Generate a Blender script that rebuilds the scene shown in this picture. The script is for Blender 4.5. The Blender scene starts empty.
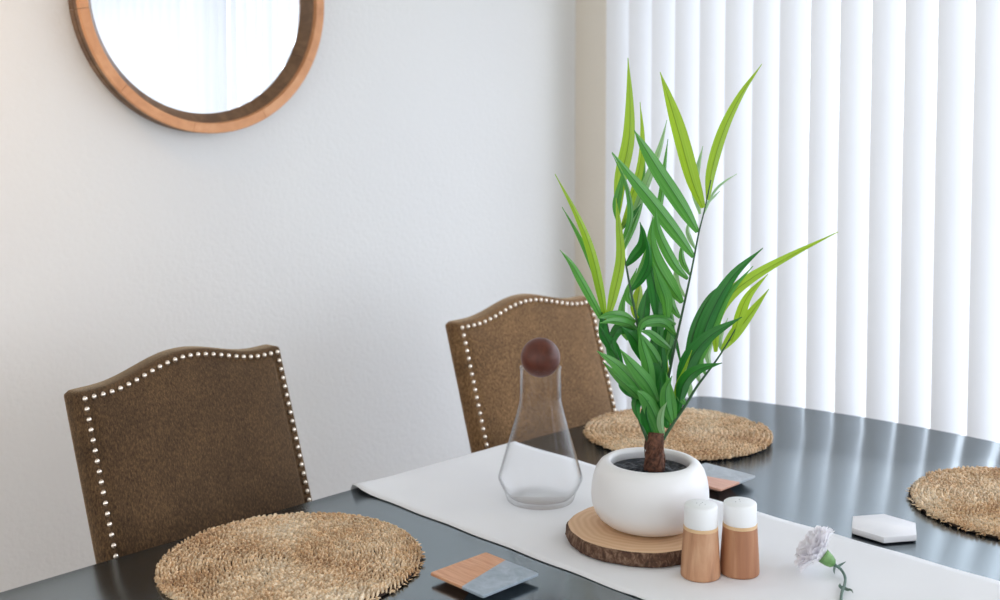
import bpy, bmesh, math, random
from mathutils import Vector, Matrix
S = bpy.context.scene
COL = S.collection
PI = math.pi
random.seed(7)

# ------------------------------------------------------------------ camera
FPX, HOR, YAW, PITCH = 1132.0, 119.7, 0.79747, math.radians(2.7)
TZ = 0.76                       # table top height
CAMZ = TZ + 0.633
PY = HOR + FPX * math.tan(PITCH)
cam_d = bpy.data.cameras.new('camera')
cam = bpy.data.objects.new('camera', cam_d)
COL.objects.link(cam)
cam_d.sensor_fit = 'HORIZONTAL'
cam_d.sensor_width = 36.0
cam_d.lens = 36.0 * FPX / 1000.0
cam_d.shift_y = (PY - 300.0) / 1000.0
cam_d.clip_start = 0.05
cam_d.dof.use_dof = True
cam_d.dof.focus_distance = 1.68
cam_d.dof.aperture_fstop = 4.5
cam.location = (0, 0, CAMZ)
cam.rotation_euler = (PI / 2 - PITCH, 0, YAW)
S.camera = cam
_R = Vector((math.cos(YAW), math.sin(YAW), 0))
_F = Vector((-math.sin(YAW), math.cos(YAW), 0)) * math.cos(PITCH) - Vector((0, 0, 1)) * math.sin(PITCH)
_U = _R.cross(_F)


def at(x, y, k):
    """a place in the room: k metres in front of the lens, seen at pixel x, y"""
    return Vector((0, 0, CAMZ)) + (_F + _R * ((x - 500) / FPX) - _U * ((y - PY) / FPX)) * k


# ------------------------------------------------------------------ world and light
W = bpy.data.worlds.new('daylight')
S.world = W
W.use_nodes = True
wn = W.node_tree
wn.nodes.clear()
w_out = wn.nodes.new('ShaderNodeOutputWorld')
w_bg = wn.nodes.new('ShaderNodeBackground')
w_tc = wn.nodes.new('ShaderNodeTexCoord')
w_sep = wn.nodes.new('ShaderNodeSeparateXYZ')
wn.links.new(w_tc.outputs['Generated'], w_sep.inputs[0])
SKY = (2.42, 2.60, 2.90, 1)       # overcast sky outside the window (towards +y)
GROUND = (1.05, 1.12, 1.22, 1)     # bright paved ground outside
ROOM = (0.86, 0.88, 0.88, 1)    # the rest of the flat behind the camera
w_el = wn.nodes.new('ShaderNodeMapRange')
w_el.inputs['From Min'].default_value = -0.02
w_el.inputs['From Max'].default_value = 0.02
wn.links.new(w_sep.outputs['Z'], w_el.inputs['Value'])
w_m1 = wn.nodes.new('ShaderNodeMix'); w_m1.data_type = 'RGBA'
w_m1.inputs['A'].default_value = GROUND; w_m1.inputs['B'].default_value = SKY
wn.links.new(w_el.outputs[0], w_m1.inputs['Factor'])
w_ro = wn.nodes.new('ShaderNodeMapRange')
w_ro.inputs['From Min'].default_value = -0.15
w_ro.inputs['From Max'].default_value = 0.10
wn.links.new(w_sep.outputs['Y'], w_ro.inputs['Value'])
w_m2 = wn.nodes.new('ShaderNodeMix'); w_m2.data_type = 'RGBA'
w_m2.inputs['A'].default_value = ROOM
wn.links.new(w_ro.outputs[0], w_m2.inputs['Factor'])
wn.links.new(w_m1.outputs['Result'], w_m2.inputs['B'])
wn.links.new(w_m2.outputs['Result'], w_bg.inputs['Color'])
wn.links.new(w_bg.outputs[0], w_out.inputs[0])


def area_light(name, loc, target, size, power, color, size_y=None):
    d = bpy.data.lights.new(name, 'AREA')
    d.energy = power; d.color = color; d.size = size
    if size_y:
        d.shape = 'RECTANGLE'; d.size_y = size_y
    o = bpy.data.objects.new(name, d); COL.objects.link(o)
    o.location = loc
    o.rotation_euler = (Vector(target) - Vector(loc)).to_track_quat('-Z', 'Y').to_euler()
    return o


# assumed unseen warm spotlight, added to wash the wall left of the mirror
sd = bpy.data.lights.new('assumed_spotlight', 'SPOT')
sd.energy = 30.0; sd.color = (1.0, 0.50, 0.06); sd.spot_size = math.radians(75); sd.spot_blend = 1.0; sd.shadow_soft_size = 0.22
so = bpy.data.objects.new('assumed_spotlight', sd); COL.objects.link(so)
so.location = (-1.85, 0.25, 2.40)
so.rotation_euler = (Vector((-2.35, 0.50, 1.70)) - so.location).to_track_quat('-Z', 'Y').to_euler()
VS = S.view_settings
VS.view_transform = 'Standard'
VS.look = 'None'
VS.gamma = 1.0
VS.use_curve_mapping = False
VS.exposure = 0.62
S.display_settings.display_device = 'sRGB'
S.cycles.use_denoising = True
S.cycles.max_bounces = 10
S.cycles.diffuse_bounces = 5
S.cycles.glossy_bounces = 4
S.cycles.transmission_bounces = 8
S.cycles.transparent_max_bounces = 16
S.cycles.caustics_reflective = False
S.cycles.sample_clamp_indirect = 6.0


# ------------------------------------------------------------------ materials
def s2l(c):
    return tuple(((v / 12.92) if v <= 0.04045 else ((v + 0.055) / 1.055) ** 2.4) for v in c)


def rgb(r, g, b):
    return s2l((r / 255, g / 255, b / 255)) + (1,)


class Mat:
    def __init__(self, name):
        self.m = bpy.data.materials.new(name)
        self.m.use_nodes = True
        self.t = self.m.node_tree
        self.p = self.t.nodes['Principled BSDF']
        self.out = self.t.nodes['Material Output']

    def n(self, kind, **kw):
        x = self.t.nodes.new(kind)
        for k, v in kw.items():
            if k in x.inputs.keys():
                x.inputs[k].default_value = v
            else:
                setattr(x, k, v)
        return x

    def l(self, a, b):
        self.t.links.new(a, b)

    def coords(self, scale=(1, 1, 1), rot=(0, 0, 0)):
        tc = self.n('ShaderNodeTexCoord')
        mp = self.n('ShaderNodeMapping')
        mp.inputs['Scale'].default_value = scale
        mp.inputs['Rotation'].default_value = rot
        self.l(tc.outputs['Object'], mp.inputs['Vector'])
        return mp.outputs[0]

    def noise(self, vec, scale, detail=3, rough=0.5, dist=0.0):
        x = self.n('ShaderNodeTexNoise')
        x.inputs['Scale'].default_value = scale
        x.inputs['Detail'].default_value = detail
        x.inputs['Roughness'].default_value = rough
        x.inputs['Distortion'].default_value = dist
        self.l(vec, x.inputs['Vector'])
        return x.outputs['Fac']

    def ramp(self, fac, stops):
        x = self.n('ShaderNodeValToRGB')
        e = x.color_ramp.elements
        while len(e) < len(stops):
            e.new(0.5)
        for i, (p, c) in enumerate(stops):
            e[i].position = p; e[i].color = c
        self.l(fac, x.inputs[0])
        return x.outputs[0]

    def bump(self, h, strength, dist=0.002):
        x = self.n('ShaderNodeBump')
        x.inputs['Strength'].default_value = strength
        x.inputs['Distance'].default_value = dist
        self.l(h, x.inputs['Height'])
        self.l(x.outputs[0], self.p.inputs['Normal'])

    def set(self, color=None, rough=None, metal=None, **kw):
        if color is not None: self.p.inputs['Base Color'].default_value = color
        if rough is not None: self.p.inputs['Roughness'].default_value = rough
        if metal is not None: self.p.inputs['Metallic'].default_value = metal
        for k, v in kw.items():
            self.p.inputs[k].default_value = v
        return self


def m_wall(name, c1, c2):
    a = Mat(name)
    v = a.coords()
    f = a.noise(v, 1.3, 2)
    a.l(a.ramp(f, [(0.3, c1), (0.7, c2)]), a.p.inputs['Base Color'])
    h1 = a.noise(v, 95, 3, 0.55)
    a.bump(h1, 0.34, 0.003)
    a.set(rough=0.75)
    return a.m


M_WALL = m_wall('painted_textured_plaster', rgb(226, 226, 226), rgb(231, 231, 230))
M_WALL2 = m_wall('painted_beige_plaster', rgb(226, 217, 202), rgb(230, 221, 207))
M_CEIL = m_wall('white_ceiling_paint', rgb(236, 234, 230), rgb(238, 236, 232))


def m_floor():
    a = Mat('oak_floor_boards')
    v = a.coords((1, 1, 1))
    br = a.n('ShaderNodeTexBrick')
    br.inputs['Scale'].default_value = 1.0
    br.inputs['Brick Width'].default_value = 1.2
    br.inputs['Row Height'].default_value = 0.13
    br.inputs['Mortar Size'].default_value = 0.003
    br.inputs['Color1'].default_value = rgb(128, 112, 98)
    br.inputs['Color2'].default_value = rgb(146, 130, 114)
    br.inputs['Mortar'].default_value = rgb(70, 50, 36)
    a.l(v, br.inputs['Vector'])
    a.l(br.outputs[0], a.p.inputs['Base Color'])
    a.set(rough=0.4)
    return a.m


def m_table():
    a = Mat('espresso_lacquered_wood')
    v = a.coords((30, 1.2, 30))
    f = a.noise(v, 3.0, 4, 0.6)
    a.l(a.ramp(f, [(0.3, rgb(15, 18, 22)), (0.75, rgb(24, 28, 33))]), a.p.inputs['Base Color'])
    r = a.n('ShaderNodeMapRange')
    r.inputs['To Min'].default_value = 0.17
    r.inputs['To Max'].default_value = 0.22
    a.l(f, r.inputs['Value'])
    a.l(r.outputs[0], a.p.inputs['Roughness'])
    a.set(**{'IOR': 3.1, 'Specular IOR Level': 0.66, 'Specular Tint': (0.84, 0.95, 1.0, 1)})
    return a.m


def m_runner():
    a = Mat('cream_cotton_cloth')
    v = a.coords()
    w1 = a.noise(a.coords((1, 8, 1)), 220, 2)
    w2 = a.noise(a.coords((8, 1, 1)), 220, 2)
    mx = a.n('ShaderNodeMath', operation='ADD')
    a.l(w1, mx.inputs[0]); a.l(w2, mx.inputs[1])
    a.bump(mx.outputs[0], 0.25, 0.0006)
    f = a.noise(v, 5, 2)
    a.l(a.ramp(f, [(0.3, rgb(229, 230, 233)), (0.7, rgb(235, 236, 238))]), a.p.inputs['Base Color'])
    a.set(rough=0.9)
    return a.m


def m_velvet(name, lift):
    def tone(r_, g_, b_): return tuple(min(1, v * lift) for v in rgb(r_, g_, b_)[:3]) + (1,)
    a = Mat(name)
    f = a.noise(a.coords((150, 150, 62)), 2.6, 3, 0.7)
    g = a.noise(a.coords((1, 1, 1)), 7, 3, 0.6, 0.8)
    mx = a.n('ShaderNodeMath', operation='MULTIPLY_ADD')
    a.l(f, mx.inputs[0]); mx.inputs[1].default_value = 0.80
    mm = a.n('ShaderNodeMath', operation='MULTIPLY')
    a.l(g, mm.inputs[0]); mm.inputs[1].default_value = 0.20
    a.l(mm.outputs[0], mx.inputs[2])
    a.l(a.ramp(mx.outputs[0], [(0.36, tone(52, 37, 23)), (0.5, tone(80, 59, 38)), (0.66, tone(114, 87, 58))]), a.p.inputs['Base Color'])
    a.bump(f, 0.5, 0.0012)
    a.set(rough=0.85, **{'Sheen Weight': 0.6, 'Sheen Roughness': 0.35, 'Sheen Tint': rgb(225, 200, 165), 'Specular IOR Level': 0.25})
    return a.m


def m_simple(name, c, rough=0.5, metal=0.0, var=None, scale=8, bump=0, **kw):
    a = Mat(name)
    a.set(c, rough, metal, **kw)
    if var is not None:
        v = a.coords()
        f = a.noise(v, scale, 3)
        a.l(a.ramp(f, [(0.3, c), (0.7, var)]), a.p.inputs['Base Color'])
        if bump:
            a.bump(f, bump, 0.002)
    return a.m


def m_wood(name, c1, c2, c3, scale=(2, 2, 30), s=4, rough=0.45, rot=(0, 0, 0), ring=False):
    a = Mat(name)
    v = a.coords(scale, rot)
    f = a.noise(v, s, 5, 0.6, 0.6)
    a.l(a.ramp(f, [(0.25, c1), (0.5, c2), (0.75, c3)]), a.p.inputs['Base Color'])
    a.bump(f, 0.08, 0.001)
    a.set(rough=rough)
    return a.m


def m_rings():
    a = Mat('pale_sawn_wood_rings')
    v = a.coords((1, 1.08, 0))
    tc = a.n('ShaderNodeVectorMath', operation='LENGTH')
    nz = a.n('ShaderNodeTexNoise'); nz.inputs['Scale'].default_value = 9
    a.l(v, nz.inputs['Vector'])
    a.l(v, tc.inputs[0])
    ad = a.n('ShaderNodeMath', operation='MULTIPLY_ADD')
    a.l(nz.outputs['Fac'], ad.inputs[0]); ad.inputs[1].default_value = 0.035
    a.l(tc.outputs['Value'], ad.inputs[2])
    sn = a.n('ShaderNodeMath', operation='MULTIPLY'); sn.inputs[1].default_value = 620
    a.l(ad.outputs[0], sn.inputs[0])
    si = a.n('ShaderNodeMath', operation='SINE'); a.l(sn.outputs[0], si.inputs[0])
    mr = a.n('ShaderNodeMapRange'); mr.inputs['From Min'].default_value = -1
    a.l(si.outputs[0], mr.inputs['Value'])
    a.l(a.ramp(mr.outputs[0], [(0.0, rgb(212, 174, 138)), (0.7, rgb(219, 183, 147)), (1.0, rgb(222, 187, 151))]), a.p.inputs['Base Color'])
    a.set(rough=0.7)
    return a.m


def m_bark():
    a = Mat('rough_brown_bark')
    v = a.coords((1, 1, 0.5))
    f = a.noise(v, 130, 5, 0.7, 0.5)
    a.l(a.ramp(f, [(0.3, rgb(40, 26, 18)), (0.5, rgb(92, 64, 48)), (0.72, rgb(150, 122, 100))]), a.p.inputs['Base Color'])
    a.bump(f, 0.8, 0.004)
    a.set(rough=0.9)
    return a.m


def m_straw():
    a = Mat('woven_seagrass')
    v = a.coords()
    f = a.noise(v, 420, 2, 0.7)
    g = a.noise(v, 9, 2, 0.5)
    mx = a.n('ShaderNodeMath', operation='MULTIPLY_ADD')
    a.l(f, mx.inputs[0]); mx.inputs[1].default_value = 0.6
    mm = a.n('ShaderNodeMath', operation='MULTIPLY'); mm.inputs[1].default_value = 0.4
    a.l(g, mm.inputs[0]); a.l(mm.outputs[0], mx.inputs[2])
    a.l(a.ramp(mx.outputs[0], [(0.36, rgb(168, 122, 80)), (0.45, rgb(214, 172, 126)), (0.54, rgb(242, 214, 176)), (0.66, rgb(250, 236, 212))]), a.p.inputs['Base Color'])
    at_ = a.n('ShaderNodeVertexColor'); at_.layer_name = 'straw_tone'
    src = a.p.inputs['Base Color'].links[0].from_socket
    ml = a.n('ShaderNodeMix'); ml.data_type = 'RGBA'; ml.blend_type = 'MULTIPLY'; ml.inputs['Factor'].default_value = 1.0
    a.l(src, ml.inputs['A']); a.l(at_.outputs[0], ml.inputs['B']); a.l(ml.outputs['Result'], a.p.inputs['Base Color'])
    a.set(rough=0.6)
    return a.m


def thin_glass(name, edge, refl=1.45, tint=(1, 1, 1, 1), power=3.2):
    """thin clear glass: looks through, greyer where the wall is seen edge-on, reflecting by Fresnel"""
    a = Mat(name)
    t = a.t
    t.nodes.remove(a.p)
    tr = a.n('ShaderNodeBsdfTransparent')
    gl = a.n('ShaderNodeBsdfGlossy'); gl.inputs['Roughness'].default_value = 0.02
    lw = a.n('ShaderNodeLayerWeight'); lw.inputs['Blend'].default_value = 0.5
    p5 = a.n('ShaderNodeMath', operation='POWER'); p5.inputs[1].default_value = 5.0
    a.l(lw.outputs['Facing'], p5.inputs[0])
    f0 = ((refl - 1) / (refl + 1)) ** 2
    fr = a.n('ShaderNodeMath', operation='MULTIPLY_ADD'); fr.inputs[1].default_value = 1 - f0; fr.inputs[2].default_value = f0
    a.l(p5.outputs[0], fr.inputs[0])
    pw = a.n('ShaderNodeMath', operation='POWER'); pw.inputs[1].default_value = power
    a.l(lw.outputs['Facing'], pw.inputs[0])
    mc = a.n('ShaderNodeMix'); mc.data_type = 'RGBA'
    mc.inputs['A'].default_value = tint; mc.inputs['B'].default_value = edge
    a.l(pw.outputs[0], mc.inputs['Factor'])
    a.l(mc.outputs['Result'], tr.inputs['Color'])
    ms = a.n('ShaderNodeMixShader')
    a.l(fr.outputs[0], ms.inputs[0]); a.l(tr.outputs[0], ms.inputs[1]); a.l(gl.outputs[0], ms.inputs[2])
    a.l(ms.outputs[0], a.out.inputs['Surface'])
    return a.m


def m_slat():
    a = Mat('white_vinyl_slat')
    a.t.nodes.remove(a.p)
    df = a.n('ShaderNodeBsdfDiffuse'); df.inputs['Color'].default_value = (0.80, 0.805, 0.82, 1)
    tr = a.n('ShaderNodeBsdfTranslucent'); tr.inputs['Color'].default_value = (0.80, 0.805, 0.83, 1)
    ms = a.n('ShaderNodeMixShader'); ms.inputs[0].default_value = 0.16
    a.l(df.outputs[0], ms.inputs[1]); a.l(tr.outputs[0], ms.inputs[2])
    a.l(ms.outputs[0], a.out.inputs['Surface'])
    return a.m


def m_leaf(name, c1, c2, trans, tcol):
    """c1 body, c2 paler veins; a dark midrib runs along the middle"""
    a = Mat(name)
    uv = a.n('ShaderNodeUVMap')
    sp = a.n('ShaderNodeSeparateXYZ'); a.l(uv.outputs[0], sp.inputs[0])
    mp = a.n('ShaderNodeMapping'); mp.inputs['Scale'].default_value = (26, 1.2, 1)
    a.l(uv.outputs[0], mp.inputs['Vector'])
    f = a.noise(mp.outputs[0], 1.0, 2)
    body = a.ramp(f, [(0.35, c1), (0.65, c2)])
    d = a.n('ShaderNodeMath', operation='SUBTRACT'); d.inputs[1].default_value = 0.5
    a.l(sp.outputs['X'], d.inputs[0])
    ab = a.n('ShaderNodeMath', operation='ABSOLUTE'); a.l(d.outputs[0], ab.inputs[0])
    lt = a.n('ShaderNodeMapRange'); lt.inputs['From Min'].default_value = 0.015; lt.inputs['From Max'].default_value = 0.05
    a.l(ab.outputs[0], lt.inputs['Value'])
    mx = a.n('ShaderNodeMix'); mx.data_type = 'RGBA'
    mx.inputs['A'].default_value = tuple(v * 0.72 for v in c1[:3]) + (1,)
    a.l(lt.outputs[0], mx.inputs['Factor']); a.l(body, mx.inputs['B'])
    a.l(mx.outputs['Result'], a.p.inputs['Base Color'])
    a.set(rough=0.36)
    tr = a.n('ShaderNodeBsdfTranslucent'); tr.inputs['Color'].default_value = tcol
    m2 = a.n('ShaderNodeMix'); m2.data_type = 'RGBA'
    m2.inputs['A'].default_value = tuple(v * 0.6 for v in tcol[:3]) + (1,); m2.inputs['B'].default_value = tcol
    a.l(lt.outputs[0], m2.inputs['Factor']); a.l(m2.outputs['Result'], tr.inputs['Color'])
    ms = a.n('ShaderNodeMixShader'); ms.inputs[0].default_value = trans
    a.l(a.p.outputs[0], ms.inputs[1]); a.l(tr.outputs[0], ms.inputs[2])
    a.l(ms.outputs[0], a.out.inputs['Surface'])
    return a.m


def m_petal():
    a = Mat('white_petal')
    a.set((0.93, 0.92, 0.95, 1), 0.6)
    tr = a.n('ShaderNodeBsdfTranslucent'); tr.inputs['Color'].default_value = (0.95, 0.94, 0.97, 1)
    ms = a.n('ShaderNodeMixShader'); ms.inputs[0].default_value = 0.45
    a.l(a.p.outputs[0], ms.inputs[1]); a.l(tr.outputs[0], ms.inputs[2])
    a.l(ms.outputs[0], a.out.inputs['Surface'])
    return a.m


def m_coaster(name, nx, ny, off, wood, marble):
    """two halves meeting on a slanted line: mango wood and grey marble"""
    a = Mat(name)
    tc = a.n('ShaderNodeTexCoord')
    dt = a.n('ShaderNodeVectorMath', operation='DOT_PRODUCT')
    a.l(tc.outputs['Object'], dt.inputs[0]); dt.inputs[1].default_value = (nx, ny, 0)
    gt = a.n('ShaderNodeMath', operation='GREATER_THAN'); gt.inputs[1].default_value = off
    a.l(dt.outputs['Value'], gt.inputs[0])
    wv = a.noise(a.coords((4, 60, 4)), 5, 4, 0.6, 0.4)
    wc = a.ramp(wv, [(0.3, wood[0]), (0.7, wood[1])])
    mv = a.noise(a.coords((1, 1, 1)), 38, 5, 0.65, 1.2)
    mc = a.ramp(mv, [(0.3, marble[0]), (0.7, marble[1])])
    mx = a.n('ShaderNodeMix'); mx.data_type = 'RGBA'
    a.l(gt.outputs[0], mx.inputs['Factor']); a.l(wc, mx.inputs['A']); a.l(mc, mx.inputs['B'])
    a.l(mx.outputs['Result'], a.p.inputs['Base Color'])
    a.set(rough=0.4)
    return a.m


M_FLOOR = m_floor()
M_TABLE = m_table()
M_RUNNER = m_runner()
M_NAIL = m_simple('pewter_nail', rgb(246, 234, 220), 0.32, 1.0)
M_DARKWOOD = m_wood('dark_stained_leg_wood', rgb(30, 20, 14), rgb(45, 31, 22), rgb(58, 41, 30))
M_SLAT = m_slat()
M_PLASTIC = m_simple('white_plastic_rail', rgb(232, 232, 232), 0.5)
M_PANE = thin_glass('window_pane_glass', (0.8, 0.85, 0.85, 1))
M_GLASS = thin_glass('clear_carafe_glass', (0.36, 0.39, 0.41, 1), 1.21, (0.995, 0.996, 0.998, 1), 7.0)
M_RIM = m_wood('honey_oak_rim', rgb(198, 136, 90), rgb(214, 152, 104), rgb(226, 168, 122), (1, 3, 3), 6)
M_BAND = m_wood('shaded_brown_band', rgb(86, 62, 44), rgb(118, 88, 62), rgb(142, 110, 80), (1, 4, 4), 8)  # same wood as the rim, shade on the frame sides put into the colour
M_MIRROR = m_simple('silvered_glass', (0.93, 0.94, 0.95, 1), 0.015, 1.0)
M_POT = m_simple('matte_white_ceramic', rgb(236, 236, 238), 0.30, var=rgb(232, 231, 231), scale=4)
M_SOIL = m_simple('dark_gravel_soil', rgb(10, 13, 18), 0.5, var=rgb(42, 50, 60), scale=160, bump=0.8)
M_TRUNK = m_bark()
M_TRUNK2 = m_simple('fibrous_brown_stem', rgb(58, 34, 24), 0.85, var=rgb(118, 76, 56), scale=190, bump=0.7)
M_RINGS = m_rings()
M_STRAW = m_straw()
M_BALL = m_wood('walnut_stopper_wood', rgb(74, 32, 20), rgb(90, 40, 25), rgb(104, 50, 32), (30, 30, 30), 2, 0.45)
M_CAP = m_simple('glossy_white_cap', rgb(238, 240, 242), 0.3)
M_SHK = m_wood('acacia_shaker_wood', rgb(128, 84, 60), rgb(186, 138, 104), rgb(212, 172, 138), (30, 30, 4), 1.4, 0.5)
M_SHK2 = m_wood('reddish_shaker_wood', rgb(134, 86, 60), rgb(168, 116, 84), rgb(194, 148, 112), (30, 30, 4), 1.2, 0.5)
M_PALEWOOD = m_simple('pale_wood_ring', rgb(224, 192, 150), 0.5, var=rgb(212, 176, 134), scale=40)
M_HOLE = m_simple('dark_shaker_hole', rgb(140, 142, 146), 0.8)
M_MARBLE = m_simple('white_marble', rgb(236, 236, 238), 0.35, var=rgb(224, 225, 230), scale=22)
M_CORK = m_simple('dark_felt_base', rgb(30, 32, 46), 0.9)
M_COAST1 = m_coaster('wood_and_grey_marble', 0.975, 0.223, 0.0, (rgb(196, 136, 100), rgb(222, 170, 132)), (rgb(132, 148, 160), rgb(172, 184, 196)))
M_COAST2 = m_coaster('pink_wood_and_grey_stone', -0.23, 0.973, -0.0093, (rgb(206, 150, 128), rgb(226, 178, 156)), (rgb(150, 160, 168), rgb(182, 190, 198)))
M_PETAL = m_petal()
M_CALYX = m_simple('green_calyx', rgb(84, 132, 70), 0.5, var=rgb(136, 176, 112), scale=60)
M_FSTEM = m_simple('grey_green_stem', rgb(84, 110, 98), 0.55)
L_LIME = m_leaf('backlit_lime_leaf', rgb(118, 164, 30), rgb(156, 194, 66), 0.42, rgb(196, 228, 60))  # lime tone carries the backlight shining through the leaves
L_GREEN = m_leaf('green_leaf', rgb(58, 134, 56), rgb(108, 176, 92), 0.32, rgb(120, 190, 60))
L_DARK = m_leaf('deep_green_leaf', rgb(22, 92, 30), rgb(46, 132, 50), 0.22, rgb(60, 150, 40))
L_PALE = m_leaf('pale_green_leaf', rgb(140, 182, 128), rgb(160, 198, 146), 0.35, rgb(180, 220, 150))
M_RACHIS = m_simple('dark_green_stalk', rgb(40, 74, 44), 0.5, var=rgb(56, 96, 56), scale=50)


# ------------------------------------------------------------------ object helpers
def obj(name, bm, mat, parent=None, smooth=True, kind=None):
    me = bpy.data.meshes.new(name)
    bmesh.ops.recalc_face_normals(bm, faces=bm.faces)
    bm.to_mesh(me); bm.free()
    for m in (mat if isinstance(mat, (list, tuple)) else [mat]):
        me.materials.append(m)
    if smooth:
        for p in me.polygons: p.use_smooth = True
    o = bpy.data.objects.new(name, me)
    COL.objects.link(o)
    if parent: o.parent = parent
    if kind: o['kind'] = kind
    return o


def sharp(o, deg=35):
    o.data.set_sharp_from_angle(angle=math.radians(deg))
    return o


def thing(name, label, cat, loc=(0, 0, 0), rz=0, group=None):
    o = bpy.data.objects.new(name, None)
    o.empty_display_size = 0.05
    COL.objects.link(o)
    o.location = loc; o.rotation_euler = (0, 0, rz)
    return tag(o, label, cat, group)


def tag(o, label, cat, group=None):
    o['label'] = label; o['category'] = cat
    if group: o['group'] = group
    return o


def box(bm, lo, hi, mat=None, bevel=0.0):
    r = bmesh.ops.create_cube(bm, size=1)
    vs = r['verts']
    c = [(lo[i] + hi[i]) / 2 for i in range(3)]
    s = [hi[i] - lo[i] for i in range(3)]
    for v in vs:
        v.co = Vector([v.co[i] * s[i] + c[i] for i in range(3)])
    if mat is not None:
        for v in vs: v.co = mat @ v.co
    if bevel:
        es = list({e for v in vs for e in v.link_edges})
        bmesh.ops.bevel(bm, geom=es, offset=bevel, segments=2, affect='EDGES', profile=0.7)


def lathe(bm, prof, n=64, closed=False, c=(0, 0, 0), squash=None):
    """prof: list of (r, z); r==0 becomes a pole"""
    rings = []
    for r, z in prof:
        if r < 1e-6:
            rings.append([bm.verts.new((c[0], c[1], c[2] + z))])
        else:
            rings.append([bm.verts.new((c[0] + r * math.cos(2 * PI * i / n), c[1] + r * math.sin(2 * PI * i / n), c[2] + z)) for i in range(n)])
    pairs = list(zip(rings, rings[1:])) + ([(rings[-1], rings[0])] if closed else [])
    for a, b in pairs:
        for i in range(n):
            j = (i + 1) % n
            if len(a) == 1 and len(b) == 1: continue
            if len(a) == 1: bm.faces.new((a[0], b[i], b[j]))
            elif len(b) == 1: bm.faces.new((a[i], a[j], b[0]))
            else: bm.faces.new((a[i], a[j], b[j], b[i]))


def tube(bm, pts, rad, n=8, cap=True):
    """rad: number or one per point"""
    pts = [Vector(p) for p in pts]
    if not isinstance(rad, (list, tuple)): rad = [rad] * len(pts)
    rings = []
    up = Vector((0.31, 0.17, 0.93))
    for i, p in enumerate(pts):
        t = (pts[min(i + 1, len(pts) - 1)] - pts[max(i - 1, 0)]).normalized()
        a = t.cross(up)
        if a.length < 1e-3: a = t.cross(Vector((1, 0, 0)))
        a.normalize(); b = t.cross(a)
        rings.append([bm.verts.new(p + (a * math.cos(2 * PI * k / n) + b * math.sin(2 * PI * k / n)) * rad[i]) for k in range(n)])
    for r1, r2 in zip(rings, rings[1:]):
        for k in range(n):
            bm.faces.new((r1[k], r1[(k + 1) % n], r2[(k + 1) % n], r2[k]))
    if cap:
        bm.faces.new(rings[0][::-1]); bm.faces.new(rings[-1])


def spline(pts, n):
    """Catmull-Rom through the points, n samples"""
    P = [Vector(p) for p in pts]
    P = [P[0] * 2 - P[1]] + P + [P[-1] * 2 - P[-2]]
    out = []
    m = len(P) - 3
    for i in range(n):
        u = i / (n - 1) * m
        k = min(int(u), m - 1); t = u - k
        a, b, c, d = P[k:k + 4]
        out.append(0.5 * ((2 * b) + (c - a) * t + (2 * a - 5 * b + 4 * c - d) * t * t + (3 * b - a - 3 * c + d) * t ** 3))
    return out


def prism(bm, outline, z0, z1, bev=0.0):
    """closed outline (x, y) extruded with softened top and bottom edges"""
    def ring(off, z):
        n = len(outline); r = []
        for i in range(n):
            p = Vector(outline[i]).to_2d() if False else Vector((outline[i][0], outline[i][1]))
            a = Vector(outline[i - 1][:2]); b = Vector(outline[(i + 1) % n][:2])
            t1 = (p - a).normalized(); t2 = (b - p).normalized()
            nn = Vector((-(t1.y + t2.y), t1.x + t2.x))
            if nn.length > 0: nn.normalize()
            k = max(0.35, nn.dot(Vector((-t1.y, t1.x))))
            q = p + nn * off / k
            r.append(bm.verts.new((q.x, q.y, z)))
        return r
    if bev:
        lv = [(bev, z0), (bev * 0.3, z0 + bev * 0.3), (0, z0 + bev), (0, z1 - bev), (bev * 0.3, z1 - bev * 0.3), (bev, z1)]
    else:
        lv = [(0, z0), (0, z1)]
    rs = [ring(o, z) for o, z in lv]
    for a, b in zip(rs, rs[1:]):
        for i in range(len(a)):
            j = (i + 1) % len(a)
            bm.faces.new((a[i], a[j], b[j], b[i]))
    bm.faces.new(rs[0][::-1]); bm.faces.new(rs[-1])


# ------------------------------------------------------------------ room shell
WX, WY = -2.35, 2.62
X1, Y0, HC = 1.9, -1.4, 2.45


def struct(name, lo, hi, mat, bevel=0):
    bm = bmesh.new(); box(bm, lo, hi, None, bevel)
    return obj(name, bm, mat, None, False, 'structure')


struct('floor', (WX - 0.12, Y0, -0.1), (X1, WY + 0.15, 0.0), M_FLOOR)
struct('wall_left', (WX - 0.12, Y0, 0.0), (WX, WY + 0.15, HC), M_WALL)
struct('ceiling', (WX - 0.12, Y0, HC), (X1, WY + 0.15, HC + 0.1), M_CEIL)
WIN = (-2.17, 1.20, 0.06, 2.16)
bm = bmesh.new()
box(bm, (WX, WY, 0.0), (WIN[0], WY + 0.15, HC))
box(bm, (WIN[1], WY, 0.0), (X1, WY + 0.15, HC))
box(bm, (WIN[0], WY, WIN[3]), (WIN[1], WY + 0.15, HC))
box(bm, (WIN[0], WY, 0.0), (WIN[1], WY + 0.15, WIN[2]))
obj('wall_back', bm, M_WALL2, None, False, 'structure')
struct('baseboard_left', (WX, Y0, 0.0), (WX + 0.014, WY - 0.02, 0.09), M_CEIL, 0.003)
wroot = bpy.data.objects.new('window_1', None); COL.objects.link(wroot); wroot['kind'] = 'structure'
wroot.location = ((WIN[0] + WIN[1]) / 2, WY + 0.08, WIN[2])
hw = (WIN[1] - WIN[0]) / 2; hh = WIN[3] - WIN[2]
bm = bmesh.new()
f_ = 0.03
box(bm, (-hw, -0.03, 0), (-hw + f_, 0.03, hh)); box(bm, (hw - f_, -0.03, 0), (hw, 0.03, hh))
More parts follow.
